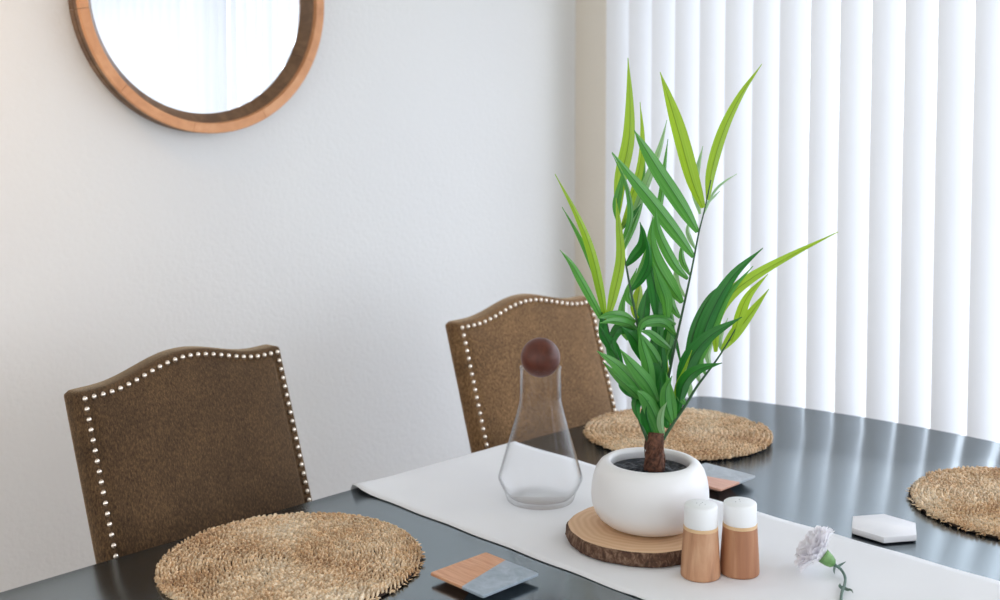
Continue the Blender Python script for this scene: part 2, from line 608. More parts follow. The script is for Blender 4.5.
box(bm, (-hw + f_, -0.03, hh - f_), (hw - f_, 0.03, hh)); box(bm, (-hw + f_, -0.03, 0), (hw - f_, 0.03, f_))
box(bm, (-0.02, -0.03, f_), (0.02, 0.03, hh - f_))
obj('window_frame', bm, M_PLASTIC, wroot, False, 'structure')
bm = bmesh.new()
box(bm, (-hw + f_, -0.003, f_), (-0.02, 0.003, hh - f_)); box(bm, (0.02, -0.003, f_), (hw - f_, 0.003, hh - f_))
obj('window_pane', bm, M_PANE, wroot, False, 'structure')

# ------------------------------------------------------------------ vertical blind
BY = 2.535
blind = thing('vertical_blind', 'wide white vertical blind of overlapping slats closed across the bright window', 'window blind', (0, BY, 0.03))
bm = bmesh.new()
box(bm, (-2.17, -0.022, 2.20), (1.27, 0.022, 2.245), None, 0.003)
box(bm, (-2.17, 0.022, 2.21), (1.27, WY - BY, 2.235))
obj('headrail', bm, M_PLASTIC, blind, False)
SP, CH, ANG = 0.0815, 0.079, math.radians(60)


def slat_mesh(z0, z1):
    bm = bmesh.new(); n = 10; cols = []
    sag = 0.010
    for s in (0, 1):
        c = []
        for i in range(n + 1):
            u = (i / n - 0.5) * CH
            y = -sag * (1 - (2 * u / CH) ** 2) + (0.0006 if s else -0.0006)
            c.append((bm.verts.new((u, y, z0)), bm.verts.new((u, y, z1))))
        cols.append(c)
    c = cols[0]
    for i in range(n):
        bm.faces.new((c[i][0], c[i + 1][0], c[i + 1][1], c[i][1]))
    for v in [v for pr in cols[1] for v in pr]: bm.verts.remove(v)
    return bm


x = -2.124 + CH / 2 * math.cos(ANG)
first = None; k = 0
while x < 1.26:
    if first is None:
        o = first = obj('slat', slat_mesh(0.0, 2.17), M_SLAT, blind)
    else:
        o = first.copy(); COL.objects.link(o); o.parent = blind
    jit = random.uniform(-1, 1)
    o.location = (x + 0.002 * jit, 0, 0)
    o.rotation_euler = (0, 0, ANG + math.radians(3.0) * random.uniform(-1, 1))
    x += SP; k += 1

# ------------------------------------------------------------------ round mirror
RX = 0.311
mir = thing('round_mirror', 'large round wall mirror with honey-coloured wooden frame, reflecting the white blind', 'mirror', (WX, 1.331, 1.673))


def arc_prism(bm, prof, a0, a1, n, axis_close=True):
    """prof: closed list of (r, x) swept about the x axis"""
    rings = []
    for i in range(n + 1):
        a = a0 + (a1 - a0) * i / n
        rings.append([bm.verts.new((xx, r * math.cos(a), r * math.sin(a))) for r, xx in prof])
    for r1, r2 in zip(rings, rings[1:]):
        for k in range(len(prof)):
            j = (k + 1) % len(prof)
            bm.faces.new((r1[k], r1[j], r2[j], r2[k]))
    bm.faces.new(rings[0]); bm.faces.new(rings[-1][::-1])


bm = bmesh.new(); NS = 10
for i in range(NS):
    a0 = 2 * PI * i / NS + 0.16; g = 0.0016
    arc_prism(bm, [(RX - 0.002, 0.040), (RX, 0.042), (RX, 0.0505), (RX - 0.0015, 0.052), (RX - 0.0215, 0.052), (RX - 0.023, 0.0505), (RX - 0.024, 0.040)], a0 + g, a0 + 2 * PI / NS - g, 14)
sharp(obj('front_rim', bm, M_RIM, mir))
bm = bmesh.new()
for i in range(NS):
    a0 = 2 * PI * i / NS + 0.16; g = 0.0012
    arc_prism(bm, [(RX - 0.003, 0.0005), (RX - 0.001, 0.002), (RX - 0.001, 0.019), (RX - 0.006, 0.021), (RX - 0.006, 0.025), (RX - 0.001, 0.027),
                   (RX - 0.001, 0.0398), (RX - 0.0245, 0.0398), (RX - 0.044, 0.017), (RX - 0.050, 0.0005)], a0 + g, a0 + 2 * PI / NS - g, 14)
sharp(obj('frame_band', bm, M_BAND, mir))
bm = bmesh.new()
n = 96
vs = [bm.verts.new((0.014, (RX - 0.043) * math.cos(2 * PI * i / n), (RX - 0.043) * math.sin(2 * PI * i / n))) for i in range(n)]
vb = [bm.verts.new((0.002, (RX - 0.049) * math.cos(2 * PI * i / n), (RX - 0.049) * math.sin(2 * PI * i / n))) for i in range(n)]
bm.faces.new(vs); bm.faces.new(vb[::-1])
for i in range(n): bm.faces.new((vs[i], vs[(i + 1) % n], vb[(i + 1) % n], vb[i]))
obj('mirror_glass', bm, M_MIRROR, mir, False)

# ------------------------------------------------------------------ table
TC = (-0.95, 1.30)
TA, TB = 0.60, 0.938            # half width (x), half length (y)


def table_outline(grow=0.0, cr=0.06):
    pts = []
    def side(t, s):      # bow of a side
        return s * (1 - t * t)
    a, b = TA + grow, TB + grow
    S1, S2 = 0.016, 0.108        # sag of the long sides and of the ends
    raw = []
    N = 40
    ex, ey = a - S1, b - S2
    for i in range(N): t = -1 + 2 * i / N; raw.append((ex + side(t, S1), t * ey))
    for i in range(N): t = 1 - 2 * i / N; raw.append((t * ex, ey + side(t, S2)))
    for i in range(N): t = 1 - 2 * i / N; raw.append((-(ex + side(t, S1)), t * ey))
    for i in range(N): t = -1 + 2 * i / N; raw.append((t * ex, -(ey + side(t, S2))))
    # soften the corners by repeated averaging near them
    for _ in range(2):
        new = list(raw)
        for c in (0, N, 2 * N, 3 * N):
            for d in range(-2, 3):
                i = (c + d) % len(raw)
                p, q, r = raw[i - 1], raw[i], raw[(i + 1) % len(raw)]
                new[i] = ((p[0] + 2 * q[0] + r[0]) / 4, (p[1] + 2 * q[1] + r[1]) / 4)
        raw = new
    return raw


table = thing('dining_table', 'long espresso-black dining table with glossy top and bowed rounded ends', 'dining table', (TC[0], TC[1], 0))
bm = bmesh.new(); prism(bm, table_outline(), TZ - 0.028, TZ, 0.004)
sharp(obj('tabletop', bm, M_TABLE, table), 50)
bm = bmesh.new()
o1 = table_outline(-0.10); o2 = table_outline(-0.12)
for (za, zb) in ((TZ - 0.10, TZ - 0.0285),):
    for i in range(len(o1)):
        pass
    r = [[bm.verts.new((p[0], p[1], z)) for p in o] for o, z in ((o1, za), (o1, zb), (o2, zb), (o2, za))]
    for a_, b_ in ((0, 1), (1, 2), (2, 3), (3, 0)):
        for i in range(len(o1)):
            j = (i + 1) % len(o1)
            bm.faces.new((r[a_][i], r[a_][j], r[b_][j], r[b_][i]))
sharp(obj('apron', bm, M_TABLE, table), 50)
for py in (-0.25, 0.46):
    bm = bmesh.new()
    lathe(bm, [(0, 0.05), (0.06, 0.05), (0.062, 0.09), (0.045, 0.12), (0.04, 0.3), (0.05, 0.5), (0.062, 0.6), (0.055, 0.66), (0.07, 0.69), (0, 0.69)], 32, c=(0, py, 0))
    ped = sharp(obj('pedestal', bm, M_TABLE, table), 40)
    bm = bmesh.new(); box(bm, (-0.30, py - 0.035, 0.0), (0.30, py + 0.035, 0.05), None, 0.008)
    obj('foot', bm, M_TABLE, ped, False)
    bm = bmesh.new(); box(bm, (-0.34, py - 0.04, 0.69), (0.34, py + 0.04, TZ - 0.029), None, 0.004)
    obj('crossbar', bm, M_TABLE, ped, False)

# ------------------------------------------------------------------ dining chairs
REC = math.radians(16)
BW, BH = 0.455, 0.548


def top_h(u):
    """height of the camel back edge, u in -1..1"""
    t = abs(u)
    hump = 0.030 * (0.5 + 0.5 * math.cos(PI * min(1, t / 0.80)))
    corner = -0.006 * max(0, (t - 0.95) / 0.05) ** 2
    return BH + hump + corner


def back_pt(u, s, d):
    """u across (-1..1), s up along the recline, d out of the front face -> chair coordinates"""
    x = -0.185 - s * math.sin(REC) + d * math.cos(REC)
    z = 0.44 + s * math.cos(REC) + d * math.sin(REC)
    return Vector((x, -u * BW / 2, z))


def dist_edges(u, s):
    e = (1 - abs(u)) * BW / 2
    return e, top_h(u) - s


def chair_back():
    bm = bmesh.new()
    us = [-1, -0.985, -0.965, -0.94, -0.91, -0.88, -0.85] + [-0.8 + 1.6 * i / 24 for i in range(25)] + [0.85, 0.88, 0.91, 0.94, 0.965, 0.985, 1]
    vs_ = [i / 20 * 0.90 for i in range(21)] + [0.925, 0.945, 0.960, 0.972, 0.982, 0.990, 0.996, 1.0]
    def off(u, s):
        de, dt = dist_edges(u, s)
        d = min(de, dt)
        r = 0.010
        o = 0.0
        if d < r: o -= r * (1 - math.sqrt(max(0, 1 - (1 - d / r) ** 2)))
        dd = min(de, dt)
        if dd < 0.030:                      # seam just inside the nail line, then the padded panel swells
            o -= 0.0035 * math.exp(-((dd - 0.021) / 0.004) ** 2)
        pe = max(0, min(1, (dd - 0.021) / 0.10))
        o += 0.010 * (1 - (1 - pe) ** 2)
        return o
    F = {}; B = {}
    for i, u in enumerate(us):
        for j, v in enumerate(vs_):
            s = v * top_h(u)
            F[i, j] = bm.verts.new(back_pt(u, s, off(u, s)))
            de, dt = dist_edges(u, s); d = min(de, dt); r = 0.012
            ob = r * (1 - math.sqrt(max(0, 1 - (1 - min(1, d / r)) ** 2)))
            B[i, j] = bm.verts.new(back_pt(u, s + 0.006 * v ** 6, -0.041 + ob))
    ni, nj = len(us), len(vs_)
    for i in range(ni - 1):
        for j in range(nj - 1):
            bm.faces.new((F[i, j], F[i + 1, j], F[i + 1, j + 1], F[i, j + 1]))
            bm.faces.new((B[i, j], B[i, j + 1], B[i + 1, j + 1], B[i + 1, j]))
    for i in range(ni - 1):
        bm.faces.new((F[i, 0], B[i, 0], B[i + 1, 0], F[i + 1, 0]))
        bm.faces.new((F[i, nj - 1], F[i + 1, nj - 1], B[i + 1, nj - 1], B[i, nj - 1]))
    for j in range(nj - 1):
        bm.faces.new((F[0, j], F[0, j + 1], B[0, j + 1], B[0, j]))
        bm.faces.new((F[ni - 1, j], B[ni - 1, j], B[ni - 1, j + 1], F[ni - 1, j + 1]))
    return bm


def nail_mesh():
    me = bpy.data.meshes.new('nailhead')
    bm = bmesh.new()
    lathe(bm, [(0, 0.0032), (0.0019, 0.0029), (0.0036, 0.0017), (0.0045, 0.0), (0.0045, -0.001), (0, -0.001)], 10)
    bmesh.ops.recalc_face_normals(bm, faces=bm.faces)
    bm.to_mesh(me); bm.free(); me.materials.append(M_NAIL)
    for p in me.polygons: p.use_smooth = True
    return me


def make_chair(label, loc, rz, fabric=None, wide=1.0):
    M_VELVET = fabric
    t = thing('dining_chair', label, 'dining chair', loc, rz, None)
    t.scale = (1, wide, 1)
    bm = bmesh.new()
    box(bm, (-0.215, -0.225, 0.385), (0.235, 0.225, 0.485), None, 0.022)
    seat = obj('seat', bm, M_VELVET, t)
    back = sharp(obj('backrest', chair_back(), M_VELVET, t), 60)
    nm = nail_mesh()
    pos = []
    ins = 0.0135
    ue = 1 - ins / (BW / 2)
    nt = 26
    for i in range(nt):
        u = -ue + 2 * ue * i / (nt - 1); pos.append((u, top_h(min(0.94, abs(u))) - ins))
    for sgn in (-1, 1):
        s = BH - ins - 0.0165
        while s > 0.08:
            pos.append((sgn * ue, s)); s -= 0.0165
    rot = Matrix.Rotation(PI / 2 - REC, 3, 'Y').to_euler()
    for u, s in pos:
        o = bpy.data.objects.new('nailhead', nm); COL.objects.link(o); o.parent = back
        o.location = back_pt(u, s, 0.0004); o.rotation_euler = rot
    for sx, sy in ((-1, -1), (-1, 1), (1, -1), (1, 1)):
        bm = bmesh.new()
        rings = []
        for z, h in ((0.386, 0.021), (0.0, 0.014)):
            cx = sx * 0.185 + (-0.05 if (sx < 0 and z == 0) else 0); cy = sy * 0.19
            rings.append([bm.verts.new((cx + a * h, cy + b * h, z)) for a, b in ((-1, -1), (1, -1), (1, 1), (-1, 1))])
        for k in range(4): bm.faces.new((rings[0][k], rings[0][(k + 1) % 4], rings[1][(k + 1) % 4], rings[1][k]))
        bm.faces.new(rings[0]); bm.faces.new(rings[1][::-1])
        obj('leg', bm, M_DARKWOOD, t, False)
    return t


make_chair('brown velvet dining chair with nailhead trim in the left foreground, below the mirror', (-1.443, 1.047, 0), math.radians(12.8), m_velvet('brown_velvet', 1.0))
make_chair('brown velvet nailhead dining chair, window light painted in, behind the glass carafe, near the blind', (-1.444, 1.8585, 0), math.radians(5.0), m_velvet('window_lit_brown_velvet', 2.1), 1.07)  # same velvet as the near chair, brighter window light put into its colour

# ------------------------------------------------------------------ placemats
MR = 0.190


def placemat_mesh():
    bm = bmesh.new()
    lathe(bm, [(0, 0.0008), (MR - 0.008, 0.0008), (MR - 0.006, 0.003), (MR - 0.008, 0.0046), (0, 0.0046)], 72)
    tl = bm.loops.layers.float_color.new('straw_tone')
    for f in bm.faces: f.material_index = 1
    rnd = random.Random(3)
    pitch = 0.0102
    th = 0.6
    step = 0.0084
    # a spiral plait: short bulging straws leaning alternately in and out
    while True:
        r = 0.003 + pitch * th / (2 * PI)
        if r > MR - 0.005: break
        for side in (-1, 1):
            lean = side * 0.50 + rnd.uniform(-0.32, 0.32)
            rr = r + side * 0.0025 + rnd.uniform(-0.0009, 0.0009)
            a_ = th + (side * 0.25 + rnd.uniform(-0.1, 0.1)) * step / max(r, 0.006)
            cx, cy = rr * math.cos(a_), rr * math.sin(a_)
            ta = th + PI / 2 + lean
            L = 0.0060 * rnd.uniform(0.8, 1.2); wd = 0.0018 * rnd.uniform(0.75, 1.2); hg = 0.0046 * rnd.uniform(0.7, 1.3)
            d = Vector((math.cos(ta), math.sin(ta), 0)); q = Vector((-d.y, d.x, 0))
            c = Vector((cx, cy, 0.0048))
            tw = rnd.uniform(-0.3, 0.3)
            rings = []
            for t, sc, zz in ((-1, 0.3, -0.0014), (-0.5, 0.95, 0.0006), (0.3, 1.0, 0.0012), (1, 0.3, -0.0016)):
                rings.append([bm.verts.new(c + d * (L * t) + q * (wd * sc * ca) + Vector((0, 0, hg * sc * sa + zz + tw * wd * ca))) for ca, sa in ((1, -0.5), (0.7, 0.62), (0, 0.9), (-0.7, 0.62), (-1, -0.5))])
            tone = rnd.uniform(0.62, 1.0)
            for a, b in zip(rings, rings[1:]):
                for k in range(4):
                    f = bm.faces.new((a[k], a[k + 1], b[k + 1], b[k]))
                    for lp in f.loops: lp[tl] = (tone, tone, tone, 1)
        th += step / max(r, 0.006)
    # loose straw ends along the rim
    for i in range(230):
        a = rnd.uniform(0, 2 * PI); r0 = MR - 0.008; l = rnd.uniform(0.003, 0.008)
        b = a + rnd.uniform(-0.04, 0.04)
        z = rnd.uniform(0.0015, 0.004)
        tube(bm, [(r0 * math.cos(a), r0 * math.sin(a), z), ((r0 + l) * math.cos(b), (r0 + l) * math.sin(b), z + rnd.uniform(-0.0008, 0.001))], [0.0014, 0.0006], 4)
    return bm


M_GAPSHADE = m_simple('gap_shade_core', rgb(48, 32, 22), 0.95)  # mat base coloured dark as the shade between straws and under the edge
pm = obj('placemat', placemat_mesh(), [M_STRAW, M_GAPSHADE])
tag(pm, 'round woven seagrass placemat in the left foreground, before the nearest chair', 'placemat')
pm.location = (-1.346, 0.900, TZ)
for lab, x, y, rz in (('round woven seagrass placemat behind the potted palm', -1.365, 1.830, 2.1),
                      ('round woven seagrass placemat cut by the right edge of the photo', -0.702, 1.893, 4.0)):
    c = pm.copy(); COL.objects.link(c); c.location = (x, y, TZ); c.rotation_euler = (0, 0, rz)
    tag(c, lab, 'placemat')

# ------------------------------------------------------------------ runner
RY0, RY1 = 1.157, 1.552
XE = TC[0] - TA                 # long edge of the table


def runner_mesh():
    bm = bmesh.new()
    path = []                   # (x, z, nx, nz)
    zt = TZ + 0.0008
    rnd = random.Random(5)
    path.append((XE - 0.010, TZ - 0.13)); path.append((XE - 0.010, TZ - 0.08)); path.append((XE - 0.0085, TZ - 0.03))
    path.append((XE - 0.007, TZ - 0.008)); path.append((XE - 0.004, TZ - 0.0005)); path.append((XE + 0.002, zt + 0.0016))
    n = 60
    for i in range(n + 1):
        x = XE + 0.012 + (2 * TA - 0.024) * i / n
        path.append((x, zt))
    xe2 = TC[0] + TA
    path += [(xe2 - 0.002, zt + 0.0016), (xe2 + 0.004, TZ - 0.0005), (xe2 + 0.007, TZ - 0.008), (xe2 + 0.0085, TZ - 0.03), (xe2 + 0.010, TZ - 0.13)]
    ny = 24
    T = []; Bt = []
    for i, (x, z) in enumerate(path):
        t = []; b = []
        for j in range(ny + 1):
            v = j / ny
            y = RY0 + (RY1 - RY0) * v
            zz = 0
            if j in (0, ny): y += 0.0012 * math.sin(x * 47 + j)
            # soft fold creases across the cloth, and a lifted corner at the far left end
            if XE < x < xe2:
                zz += 0.0012 * math.exp(-((x + 0.933) / 0.004) ** 2) * max(0, 1 - 4 * v)
                zz += 0.0002 * (1 + math.sin(9 * x + 5 * v)) * 0.5
            near = max(0, 1 - abs(x - XE - 0.012) / 0.07)
            zz += 0.006 * near * near * max(0, 1 - v * 5) if x > XE - 0.003 else 0
            t.append(bm.verts.new((x, y, z + zz + 0.0011)))
            b.append(bm.verts.new((x, y, z + zz)))
        T.append(t); Bt.append(b)
    for i in range(len(path) - 1):
        for j in range(ny):
            bm.faces.new((T[i][j], T[i + 1][j], T[i + 1][j + 1], T[i][j + 1]))
            bm.faces.new((Bt[i][j], Bt[i][j + 1], Bt[i + 1][j + 1], Bt[i + 1][j]))
        bm.faces.new((T[i][0], Bt[i][0], Bt[i + 1][0], T[i + 1][0]))
        bm.faces.new((T[i][ny], T[i + 1][ny], Bt[i + 1][ny], Bt[i][ny]))
    for j in range(ny):
        bm.faces.new((T[0][j], T[0][j + 1], Bt[0][j + 1], Bt[0][j]))
        bm.faces.new((T[-1][j], Bt[-1][j], Bt[-1][j + 1], T[-1][j + 1]))
    return bm


tag(obj('table_runner', runner_mesh(), M_RUNNER), 'white cotton table runner laid across the black table', 'table runner')
RZ = TZ + 0.0024                # top of the cloth

# ------------------------------------------------------------------ carafe
CX, CY = -1.279, 1.342
car = thing('glass_carafe', 'clear conical glass carafe closed with a brown wooden ball', 'carafe', (CX, CY, RZ))
outer = [(0.0, 0.0), (0.050, 0.0), (0.0545, 0.0015), (0.0562, 0.004), (0.0600, 0.016), (0.0670, 0.030), (0.0697, 0.036), (0.0700, 0.040), (0.0685, 0.046),
         (0.0600, 0.075), (0.0510, 0.105), (0.0425, 0.135), (0.0365, 0.158), (0.0345, 0.167), (0.0340, 0.175), (0.0338, 0.2200), (0.0345, 0.2215)]
inner = [(max(0, r - 0.0016), z) for r, z in outer[3:]]
inner = [(0.0, 0.0075), (0.046, 0.0075)] + [(0.0530, 0.0095)] + inner[1:]
bm = bmesh.new()
lathe(bm, outer + [(0.0341, 0.2230), (0.0330, 0.2234), (0.0322, 0.2226)] + inner[::-1][1:], 80)
sharp(obj('glass_body', bm, M_GLASS, car), 50)
bm = bmesh.new()
pr = []
BR = 0.0325; zc = 0.2385
for i in range(25):
    a = -PI / 2 + PI * i / 24
    r = BR * math.cos(a); z = zc + BR * math.sin(a)
    if a < -0.35: r = min(r, 0.0312)
    pr.append((max(0, r) if 0 < i < 24 else 0, z))
lathe(bm, pr, 48)
obj('ball_stopper', bm, M_BALL, car)['label'] = 'brown wooden ball stopper'

# ------------------------------------------------------------------ wood slice
SX, SY, ST = -1.052, 1.316, 0.0215
bm = bmesh.new()
n = 120; rnd = random.Random(11)
def slice_r(a):
    return 0.106 * (1 + 0.022 * math.cos(2 * a + 1.0) + 0.016 * math.cos(3 * a + 0.4) + 0.007 * math.sin(7 * a) + 0.004 * math.sin(17 * a))
rings = []
for r_off, z, jit in ((-0.003, 0.0, 0), (0.0, 0.002, 1), (0.002, 0.007, 1), (0.0015, 0.013, 1), (0.0005, 0.019, 1), (-0.0018, ST, 0)):
    rings.append([bm.verts.new(((slice_r(2 * PI * i / n) + r_off + jit * rnd.uniform(-0.0013, 0.0013)) * math.cos(2 * PI * i / n),
                                (slice_r(2 * PI * i / n) + r_off + jit * rnd.uniform(-0.0013, 0.0013)) * math.sin(2 * PI * i / n), z)) for i in range(n)])
for a, b in zip(rings, rings[1:]):
    for i in range(n): bm.faces.new((a[i], a[(i + 1) % n], b[(i + 1) % n], b[i]))
bm.faces.new(rings[0][::-1])
sl = thing('wood_slice', 'round slice of log with bark rim under the white pot', 'trivet', (SX, SY, RZ))
topv = [v.co.copy() for v in rings[-1]]
obj('bark', bm, M_TRUNK, sl)
bm = bmesh.new()
vs = [bm.verts.new((p.x * 1.002, p.y * 1.002, ST - 0.002)) for p in topv]; vt = [bm.verts.new((p.x * 0.995, p.y * 0.995, ST + 0.0004)) for p in topv]
bm.faces.new(vt)
for i in range(n): bm.faces.new((vs[i], vs[(i + 1) % n], vt[(i + 1) % n], vt[i]))
sharp(obj('sawn_face', bm, M_RINGS, sl), 40)
SLZ = RZ + ST + 0.0005

# ------------------------------------------------------------------ potted palm
PX_, PY_ = -1.043, 1.333
palm = thing('potted_palm', 'artificial palm with long green leaves in a round white pot', 'potted plant', (PX_, PY_, SLZ))
bm = bmesh.new()
prof = [(0, 0), (0.046, 0.0), (0.055, 0.0012), (0.066, 0.0055), (0.076, 0.013), (0.0825, 0.022), (0.0865, 0.033), (0.0880, 0.045), (0.0874, 0.059), (0.0850, 0.073), (0.0812, 0.085), (0.0755, 0.0935),
        (0.069, 0.0978), (0.0625, 0.0985), (0.0595, 0.0970), (0.0585, 0.093), (0.061, 0.083), (0.065, 0.074), (0.0, 0.070)]
lathe(bm, prof, 96)
pot = sharp(obj('pot', bm, M_POT, palm), 60)
bm = bmesh.new()
rnd = random.Random(2)
nr, na = 9, 44
rings = [[bm.verts.new((0, 0, 0.084))]]
for i in range(1, nr + 1):
    r = 0.0592 * i / nr
    rings.append([bm.verts.new((r * math.cos(2 * PI * k / na), r * math.sin(2 * PI * k / na), 0.0835 + (0 if i == nr else rnd.uniform(-0.0022, 0.0022)))) for k in range(na)])
for k in range(na): bm.faces.new((rings[0][0], rings[1][k], rings[1][(k + 1) % na]))
for a, b in zip(rings[1:], rings[2:]):
    for k in range(na): bm.faces.new((a[k], b[k], b[(k + 1) % na], a[(k + 1) % na]))
obj('soil', bm, M_SOIL, palm, False)
K0 = (Vector((PX_, PY_, SLZ + 0.08)) - Vector((0, 0, CAMZ))).dot(_F)
inv = Matrix.Translation(-Vector((PX_, PY_, SLZ)))


def pp(x, y, d=0.0):
    return inv @ at(x, y, K0 + d)


bm = bmesh.new()
rnd = random.Random(8)
path = spline([pp(654, 470), pp(654.5, 458), pp(655, 447), pp(656, 432)], 14)
tube(bm, path, [0.0160 - 0.0003 * i + rnd.uniform(-0.0006, 0.0006) for i in range(14)], 18)
for i in range(26):         # fibres hugging the stem
    a = rnd.uniform(0, 2 * PI); k = rnd.randint(0, 8)
    p = path[k]; q = path[min(13, k + 4)]
    u = Vector((math.cos(a), math.sin(a), 0)) * 0.0160; u2 = Vector((math.cos(a + 0.5), math.sin(a + 0.5), 0)) * 0.0152
    tube(bm, [p + u, (p + q) / 2 + (u + u2) / 2 * 1.03, q + u2], [0.0007, 0.0009, 0.0003], 4)
obj('trunk', bm, M_TRUNK2, palm)
CAMV = Vector((0, 0, CAMZ)) - Vector((PX_, PY_, SLZ))


def leaflet(parent, pts, wpx, mat, d0, d1, twist=0.0, fold=0.42, droop=None):
    """pts: pixel way from stalk to tip; wpx: greatest width in pixels; d0 -> d1: distance behind the pot axis"""
    n = 22
    m = len(pts) - 1
    P = spline([pp(x, y, d0 + (d1 - d0) * i / m) for i, (x, y) in enumerate(pts)], n)
    wmax = wpx * K0 / FPX / 2 * 1.08
    bm = bmesh.new(); rows = []
    for i, p in enumerate(P):
        t = i / (n - 1)
        tan = (P[min(i + 1, n - 1)] - P[max(i - 1, 0)]).normalized()
        view = (p - CAMV).normalized()
        side = tan.cross(view)
        if side.length < 1e-4: side = Vector((1, 0, 0))
        side.normalize()
        side = Matrix.Rotation(twist, 3, tan) @ side
        nor = side.cross(tan).normalized()
        if t < 0.38: q = 0.30 + 0.70 * math.sin(PI / 2 * t / 0.38) ** 0.9
        else: q = 1 - ((t - 0.38) / 0.62) ** 1.6
        w = wmax * max(0.03, q)
        w = max(w, 0.0006)
        row = []
        for s in (-1, -0.55, 0, 0.55, 1):
            row.append(bm.verts.new(p + side * (w * s) + nor * (fold * w * (abs(s) ** 0.9) - (0.00035 if s == 0 else 0))))
        rows.append(row)
    for a, b in zip(rows, rows[1:]):
        for k in range(4): bm.faces.new((a[k], a[k + 1], b[k + 1], b[k]))
    uvl = bm.loops.layers.uv.new('UVMap')
    pos = {v: (k / 4, i / (n - 1)) for i, row in enumerate(rows) for k, v in enumerate(row)}
    for f in bm.faces:
        for l in f.loops: l[uvl].uv = pos[l.vert]
    for a, b in zip(rows, rows[1:]):
        bm.edges.get((a[2], b[2])).smooth = False
    return obj('leaflet', bm, mat, parent)


def frond(rach, rad, leaves, d0, d1):
    pts = spline([pp(x, y, d0 + (d1 - d0) * i / (len(rach) - 1)) for i, (x, y) in enumerate(rach)], 40)
    bm = bmesh.new()
    tube(bm, pts, [rad * (1.25 - 0.85 * i / 39) for i in range(40)], 8)
    f = obj('frond', bm, M_RACHIS, palm)
    # the distance at which the stalk stands where a leaflet leaves it
    def dk(x, y):
        best = min(range(len(rach)), key=lambda i: (rach[i][0] - x) ** 2 + (rach[i][1] - y) ** 2)
        return d0 + (d1 - d0) * best / (len(rach) - 1)
    for (pp_, w, mat, dd, tw) in leaves:
        b = dk(*pp_[0])
        leaflet(f, pp_, w, mat, b, b + dd, tw)
    return f


LI, GR, DK, PA = L_LIME, L_GREEN, L_DARK, L_PALE
# tall frond leaning right
frond([(658, 442), (662, 410), (668, 380), (675, 345), (684, 305), (692, 268), (699, 232), (704, 212), (711, 180)], 0.0021, [
    ([(708, 200), (712, 170), (724, 130), (741, 95), (762, 64)], 11, LI, 0.03, 0.35),
    ([(703, 208), (692, 180), (678, 130), (669, 100), (660, 72)], 15, LI, -0.02, -0.3),
    ([(698, 232), (683, 207), (660, 172), (645, 148), (634, 130)], 15, GR, -0.05, 0.3),
    ([(694, 257), (676, 232), (651, 200), (631, 176), (612, 152)], 14, GR, -0.07, 0.3),
    ([(688, 279), (676, 266), (663, 243), (657, 225), (656, 209)], 10, GR, -0.06, 0.2),
    ([(682, 303), (670, 286), (656, 262), (651, 240), (653, 216)], 15, GR, -0.05, -0.2),
    ([(676, 324), (667, 319), (654, 318), (643, 322), (639, 332), (640, 346)], 9, GR, -0.06, 0.5),
    ([(671, 349), (660, 340), (650, 333), (640, 331)], 9, GR, -0.05, 0.4),
    ([(663, 371), (655, 356), (646, 343), (640, 333)], 10, GR, -0.05, 0.2),
    ([(676, 335), (664, 324), (650, 324), (641, 328)], 8, GR, -0.04, -0.3),
    ([(700, 214), (695, 190), (698, 168), (703, 146)], 7, PA, 0.05, 0.2),
    ([(706, 206), (716, 190), (726, 181), (737, 174)], 3, PA, 0.06, 0.6),
    ([(704, 214), (709, 202), (715, 196), (720, 191)], 3, PA, 0.06, 0.3),
    ([(696, 250), (690, 238), (688, 228), (692, 214)], 5, PA, 0.04, 0.4),
    ([(690, 275), (683, 262), (682, 250), (686, 238)], 6, GR, 0.04, 0.3),
    ([(685, 297), (677, 285), (676, 270), (680, 256)], 6, PA, 0.04, -0.3),
    ([(680, 318), (673, 306), (671, 290), (674, 276)], 8, GR, 0.04, 0.4),
    ([(676, 338), (668, 322), (667, 306), (670, 290)], 9, DK, 0.03, 0.2),
    ([(670, 365), (672, 350), (675, 340), (684, 378)], 6, DK, 0.03, 0.2),
], 0.0, 0.02)
